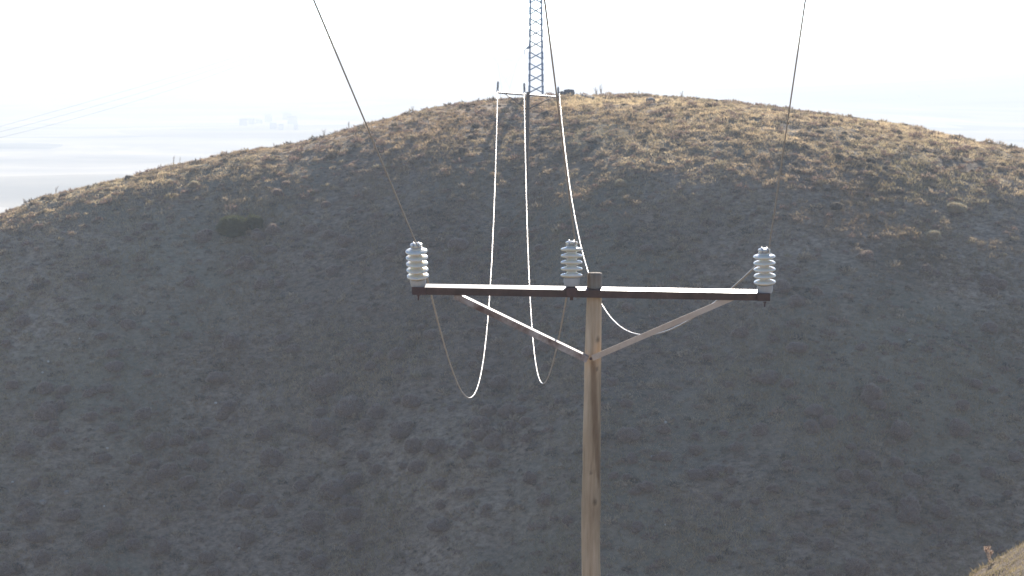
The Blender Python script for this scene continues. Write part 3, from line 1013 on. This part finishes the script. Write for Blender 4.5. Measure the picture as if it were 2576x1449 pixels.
# ------------------------------------------------------------------ wires
def wire(name, pts, rad, m_, label, group, seg=10):
    bm = bmesh.new()
    base = Vector(pts[0])
    tube_bm(bm, [Vector(q) - base for q in pts], rad, seg)
    o = from_bm(name, bm, m_, None, True, loc=base)
    return tag(o, label, 'wire', group)


def span(a, b_, sag, n_=160):
    q = []
    for t in np.linspace(0, 1, n_):
        p_ = a.lerp(b_, t)
        p_.z -= 4 * sag * t * (1 - t)
        q.append(p_)
    return q


GRP = 'conductors of the power line'
R_SPAN = 0.0085
spans = ((nl + Vector((0.030, 0.035, 0)), P(1252, 222, YF), 6.1, 'sagging bright wire from the left insulator to the far pole'),
         (nm + Vector((0.030, 0.035, 0)), P(1318.5, 226, YF), 5.75, 'sagging bright wire from the middle insulator to the far pole'),
         (nr + Vector((0.050, 0.03, -0.005)), P(1407, 235, YF), 4.4, 'sagging bright wire from the right insulator, passing behind the pole'))
for a, b_, sg, lab in spans:
    pts = span(a, b_, sg)
    wire('power_wire', pts, list(np.linspace(0.0095 if sg < 5 else 0.0075, 0.0135, len(pts))), M_alu, lab, GRP)  # radius grows toward the far end, putting the glint's bloom into the shape
    best = min(pts, key=lambda q: q.z / q.y)
    # picture position of the lowest point, to check the fit
    dv = best; dpt = dv.y * CT - dv.z * ST; upc = dv.y * ST + dv.z * CT
    print('WIRE low point', round(1288 + F * dv.x / dpt), round(724.5 - F * upc / dpt), 'at', round(dv.y, 1))
ups = ((nl + Vector((0.012, -0.03, 0.012)), P(801, 28, 10.4), 'wire rising from the left insulator toward the top left of the sky'),
       (nm + Vector((0.030, -0.03, 0.01)), P(1370, 0, 10.4), 'wire rising from the middle insulator past the lattice mast'),
       (nr + Vector((0.030, -0.03, 0.0)), P(2026, 0, 11.8), 'wire rising from the right insulator toward the top right of the sky'))
for a, b_, lab in ups:
    d = (b_ - a) / (b_.y - a.y)
    pts = []
    for yy in np.linspace(a.y, -10, 80):
        t = yy - a.y
        pts.append(a + d * t)
    wire('power_wire', pts, 0.0050, M_cable, lab, GRP)

# ------------------------------------------------------------------ lattice mast behind the crest
YM = 104.0
SMm = YM / F
mb = P(1348.8, 241, YM)
gm = float(H(mb.x, YM + 0.4))
mast = empty('lattice_mast', Vector((mb.x, YM + 0.42, gm)), 'blue grey steel lattice mast standing behind the far pole', 'mast')
MH = 9.0
cyl = YM + 0.42


def mast_corner(sx, sy, z):
    # half width narrows upward
    t = (z - gm) / MH
    hw = 0.41 - 0.115 * t
    lean = -0.012 * (z - gm)
    return Vector((mb.x + lean * 0.35 + sx * hw, cyl + sy * hw, z))


for sx in (-1, 1):
    for sy in (-1, 1):
        bm = bmesh.new()
        wv = 0.085
        z0, z1 = gm - 0.4, gm + MH
        r0 = []
        for z in (z0, z1):
            c0 = mast_corner(sx, sy, z)
            ring = [c0, c0 + Vector((-sx * wv, 0, 0)), c0 + Vector((-sx * wv, -sy * 0.012, 0)), c0 + Vector((-sx * 0.012, -sy * 0.012, 0)), c0 + Vector((-sx * 0.012, -sy * wv, 0)), c0 + Vector((0, -sy * wv, 0))]
            r0.append([bm.verts.new(q) for q in ring])
        for k in range(6): bm.faces.new((r0[0][k], r0[0][(k + 1) % 6], r0[1][(k + 1) % 6], r0[1][k]))
        bm.faces.new(r0[0]); bm.faces.new(r0[1])
        bmesh.ops.recalc_face_normals(bm, faces=bm.faces[:])
        from_bm('leg', bm, M_galv, mast, False)
zlist = [float(P(1350, y_, YM).z) for y_ in np.arange(224.5, -260, -28.3)]
xh = 0.66 * 28.3 * SMm / 2
for z in zlist:
    for (A, B) in (((-1, -1), (1, -1)), ((-1, 1), (1, 1)), ((-1, -1), (-1, 1)), ((1, -1), (1, 1))):
        bm = bmesh.new()
        for s_ in (-1, 1):
            a = mast_corner(*A, z - s_ * xh); b_ = mast_corner(*B, z + s_ * xh)
            inx = 0.03
            a = a.lerp(b_, inx); b_ = b_.lerp(a, inx)
            tube_bm(bm, [a, b_], 0.029, 6)
        from_bm('cross_brace', bm, M_galv, mast, True)
# small bracket with a dangling lead on the left leg
bm = bmesh.new()
c0 = P(1326.5, 121, YM)
box_bm(bm, c0 + Vector((0.03, 0, 0)), Vector((0.07, 0, 0)), Vector((0, 0.05, 0)), Vector((0, 0, 0.05)), 0.01)
tube_bm(bm, [c0, P(1321, 124, YM)], 0.02, 6)
tube_bm(bm, [P(1333, 116, YM), P(1328, 118, YM), P(1326, 121, YM)], 0.03, 6)
from_bm('bracket', bm, M_galv, mast, True)
bm = bmesh.new()
tube_bm(bm, [P(1321, 124, YM), P(1319.5, 129, YM), P(1319, 134, YM), P(1319.5, 137, YM)], 0.016, 6)
from_bm('lead', bm, M_galv, mast, True)

# ------------------------------------------------------------------ far things in the haze
YT = 1500.0
ST_ = YT / F
tb = P(1270, 230, YT)
gt = float(H(tb.x, YT))
pyl = empty('transmission_tower', Vector((tb.x, YT, gt)), 'faint pale transmission tower far behind the hill, left of the mast', 'tower')


def bars(name, segs, rad, parent, m_):
    bm = bmesh.new()
    for a, b_ in segs: tube_bm(bm, [a, b_], rad, 4)
    return from_bm(name, bm, m_, parent, False)


def PT(x, y): return P(x, y, YT)


for dy in (-4, 4):
    off = Vector((0, dy, 0))
    bars('leg', [(PT(1300, 160) + off * .3, PT(1282, 222) + off), (PT(1282, 222) + off, Vector((tb.x + 9, YT, gt)) + off * 1.4)], 0.24, pyl, M_galv2)
    bars('leg', [(PT(1252, 160) + off * .3, PT(1262, 222) + off), (PT(1262, 222) + off, Vector((tb.x - 9, YT, gt)) + off * 1.4)], 0.24, pyl, M_galv2)
bars('crossbeam', [(PT(1226, 151), PT(1320, 151)), (PT(1232, 146), PT(1318, 146)), (PT(1238, 137), PT(1252, 160)), (PT(1312, 137), PT(1300, 160)), (PT(1252, 160), PT(1276, 148)), (PT(1300, 160), PT(1276, 148)), (PT(1238, 137), PT(1238, 148)), (PT(1312, 137), PT(1312, 148))], 0.2, pyl, M_galv2)
bars('bracing', [(PT(1252, 160), PT(1268, 205)), (PT(1300, 160), PT(1276, 205)), (PT(1262, 222), PT(1278, 190)), (PT(1282, 222), PT(1266, 190))], 0.16, pyl, M_galv2)
for xx in (1230, 1276, 1318):
    bars('insulator_string', [(PT(xx - 5, 151), PT(xx + 3, 170)), (PT(xx + 11, 151), PT(xx + 3, 170))], 0.14, pyl, M_galv2)
for k, (y0, y1, lab) in enumerate(((388, 66, 'uppermost faint wire crossing the hazy plain on the left'), (396, 66, 'middle faint wire crossing the hazy plain on the left'), (404, 68, 'lowest faint wire crossing the hazy plain on the left'))):
    a, b_ = P(-260, y0, 420), P(820, y1, 760)
    wire('transmission_wire', span(a, b_, 1.5 + 1.5 * k, 40), 0.035, M_galv2, lab, 'faint wires over the plain', 6)


def house(x, y, wpx, hm, rz, roofm, label):
    d = ray(x, y)
    Ys = np.linspace(800, 4000, 4000)
    zz = Ys * d.z / d.y; hh = H(Ys * d.x / d.y, Ys)
    i = int(np.nonzero(zz < hh)[0][0])
    Y_ = Ys[i]; p = Vector((Y_ * d.x / d.y, Y_, hh[i]))
    w = wpx / F * Y_
    o = empty('house', p, label, 'house', 'houses of the hazy village')
    M_ = Matrix.Rotation(rz, 3, 'Z')
    ex, ey = M_ @ Vector((w / 2, 0, 0)), M_ @ Vector((0, w * 0.36, 0))
    bm = bmesh.new(); box_bm(bm, p + Vector((0, 0, hm / 2)), ex, ey, Vector((0, 0, hm / 2)))
    from_bm('wall', bm, M_housewall, o, False)
    bm = bmesh.new()
    e = 1.06
    z0, z1 = Vector((0, 0, hm + .02)), Vector((0, 0, hm + w * 0.22))
    q = [p + z0 - ex * e - ey * e, p + z0 + ex * e - ey * e, p + z0 + ex * e + ey * e, p + z0 - ex * e + ey * e, p + z1 - ex * e, p + z1 + ex * e]
    vs = [bm.verts.new(c) for c in q]
    for f_ in ((0, 1, 5, 4), (2, 3, 4, 5), (0, 4, 3), (1, 2, 5), (3, 2, 1, 0)): bm.faces.new([vs[i] for i in f_])
    from_bm('roof', bm, roofm, o, False)
    return o


hs = [(612, 316, 20, 5, .2, M_housedark, 'wide grey roofed house at the left end of the hazy village'), (634, 313, 15, 5, -.3, M_houseroof, 'white roofed house right beside the wide grey one'),
      (652, 311, 14, 4, .5, M_houseroof, 'white house in the middle of the hazy village'), (676, 306, 18, 6, .1, M_houseroof, 'upper white house of the hazy village'),
      (688, 324, 16, 4, -.2, M_houseroof, 'lower white house of the hazy village'), (722, 300, 20, 6, .3, M_houseroof, 'long white house toward the right of the village'),
      (708, 326, 12, 4, 0, M_housedark, 'small grey house near the foot of the village'), (735, 312, 22, 6, .4, M_housedark, 'grey house at the right end of the village'),
      (745, 326, 11, 4, -.4, M_houseroof, 'small white house lowest at the right end of the village')]
for h_ in hs: house(*h_)


def far_tree(x, y, hpx, label):
    d = ray(x, y)
    Ys = np.linspace(600, 4500, 4000)
    zz = Ys * d.z / d.y; hh = H(Ys * d.x / d.y, Ys)
    nz = np.nonzero(zz < hh)[0]
    i = int(nz[0]) if len(nz) else 3000
    Y_ = Ys[i]; p = Vector((Y_ * d.x / d.y, Y_, hh[i]))
    h = hpx / F * Y_
    o = empty('tree', p, label, 'tree', 'trees on the hazy right hillside')
    bm = bmesh.new(); tube_bm(bm, [p - Vector((0, 0, .3)), p + Vector((0, 0, h * .5))], [h * .05, h * .03], 8)
    from_bm('trunk', bm, M_bark, o, True)
    nb_ = 500
    c = rng.normal(size=(nb_, 3)); c /= np.linalg.norm(c, axis=1, keepdims=True)
    base = c * rng.uniform(.5, 1, (nb_, 1)) ** .4 * np.array([h * .5, h * .5, h * .36]) * (1 + .25 * np.sin(c[:, :1] * 5 + c[:, 1:2] * 4)) + np.array([0, 0, h * .62])
    VV, CC = blades(base, rand_dirs(nb_, 0), np.full(nb_, h * .16), np.full(nb_, h * .12), np.array(GREENB)[rng.integers(0, 3, nb_)])
    me = tri_mesh('crown', VV, CC); me.materials.append(M_fartree)
    link(bpy.data.objects.new('crown', me), o)
    return o


for t_ in ((2285, 240, 12, 'rounded tree at the foot of the hazy right hillside'), (2312, 247, 8, 'small tree just right of the rounded tree on the hazy hillside'), (2390, 220, 7, 'flat crowned tree on the hazy right skyline'),
           (2428, 217, 5, 'tiny tree on the hazy right skyline'), (2460, 219, 5, 'tiny tree below the hazy right skyline')):
    far_tree(*t_)

# ------------------------------------------------------------------ haze: one closed box of even air
HZ_T = 14.5
bm = bmesh.new()
box_bm(bm, Vector((0, 4700, (HZ_T + PLAIN - 12) / 2)), Vector((9500, 0, 0)), Vector((0, 4950, 0)), Vector((0, 0, (HZ_T - (PLAIN - 12)) / 2)))
M_haze, nt, out = mat('haze_air')
pv = nt.nodes.new('ShaderNodeVolumePrincipled')
pv.inputs['Color'].default_value = (0.715, 0.75, 0.765, 1)
pv.inputs['Density'].default_value = 0.00094
pv.inputs['Anisotropy'].default_value = 0.12
nt.links.new(pv.outputs['Volume'], out.inputs['Volume'])
hz = from_bm('haze', bm, M_haze, None, False)
tag(hz, 'bright pale haze filling the air over the plain', None, None, 'stuff')

# ------------------------------------------------------------------ light
w = bpy.data.worlds.new('World'); scene.world = w; w.use_nodes = True
nt = w.node_tree
bg = nt.nodes.get('Background') or nt.nodes.new('ShaderNodeBackground')
sky = nt.nodes.new('ShaderNodeTexSky')
sky.sky_type = 'NISHITA'
sky.sun_disc = False
sky.sun_elevation = SUN_EL
sky.sun_rotation = SUN_AZ
sky.air_density = 0.52
sky.dust_density = 0.1
sky.ozone_density = 2.0
nt.links.new(sky.outputs['Color'], bg.inputs['Color'])
bg.inputs['Strength'].default_value = 0.15
sl = bpy.data.lights.new('sun', 'SUN')
sl.energy = 4.8
sl.angle = R(0.53)
sl.color = (1.0, 0.94, 0.86)
so = bpy.data.objects.new('sun', sl)
so.rotation_euler = (-SDIR).to_track_quat('-Z', 'Y').to_euler()
so.location = SDIR * 300
link(so)

# ------------------------------------------------------------------ camera
cd = bpy.data.cameras.new('camera')
cd.sensor_width = 36.0
cd.lens = 36.0 * F / 2576.0
cd.clip_start = 0.2
cd.clip_end = 30000
cd.dof.use_dof = True
cd.dof.focus_distance = 15.1
cd.dof.aperture_fstop = 7.0
co = bpy.data.objects.new('camera', cd)
co.rotation_euler = (math.pi / 2 - TH, 0, 0)
link(co)
scene.camera = co

scene.view_settings.view_transform = 'Standard'
scene.view_settings.look = 'None'
scene.view_settings.exposure = 0.97
scene.view_settings.gamma = 1.0
scene.render.engine = 'CYCLES'
cy = scene.cycles
cy.use_denoising = True
cy.max_bounces = 5
cy.diffuse_bounces = 3
cy.glossy_bounces = 3
cy.transmission_bounces = 3
cy.volume_bounces = 1
cy.sample_clamp_indirect = 6
scene.render.resolution_x, scene.render.resolution_y = 1024, 576
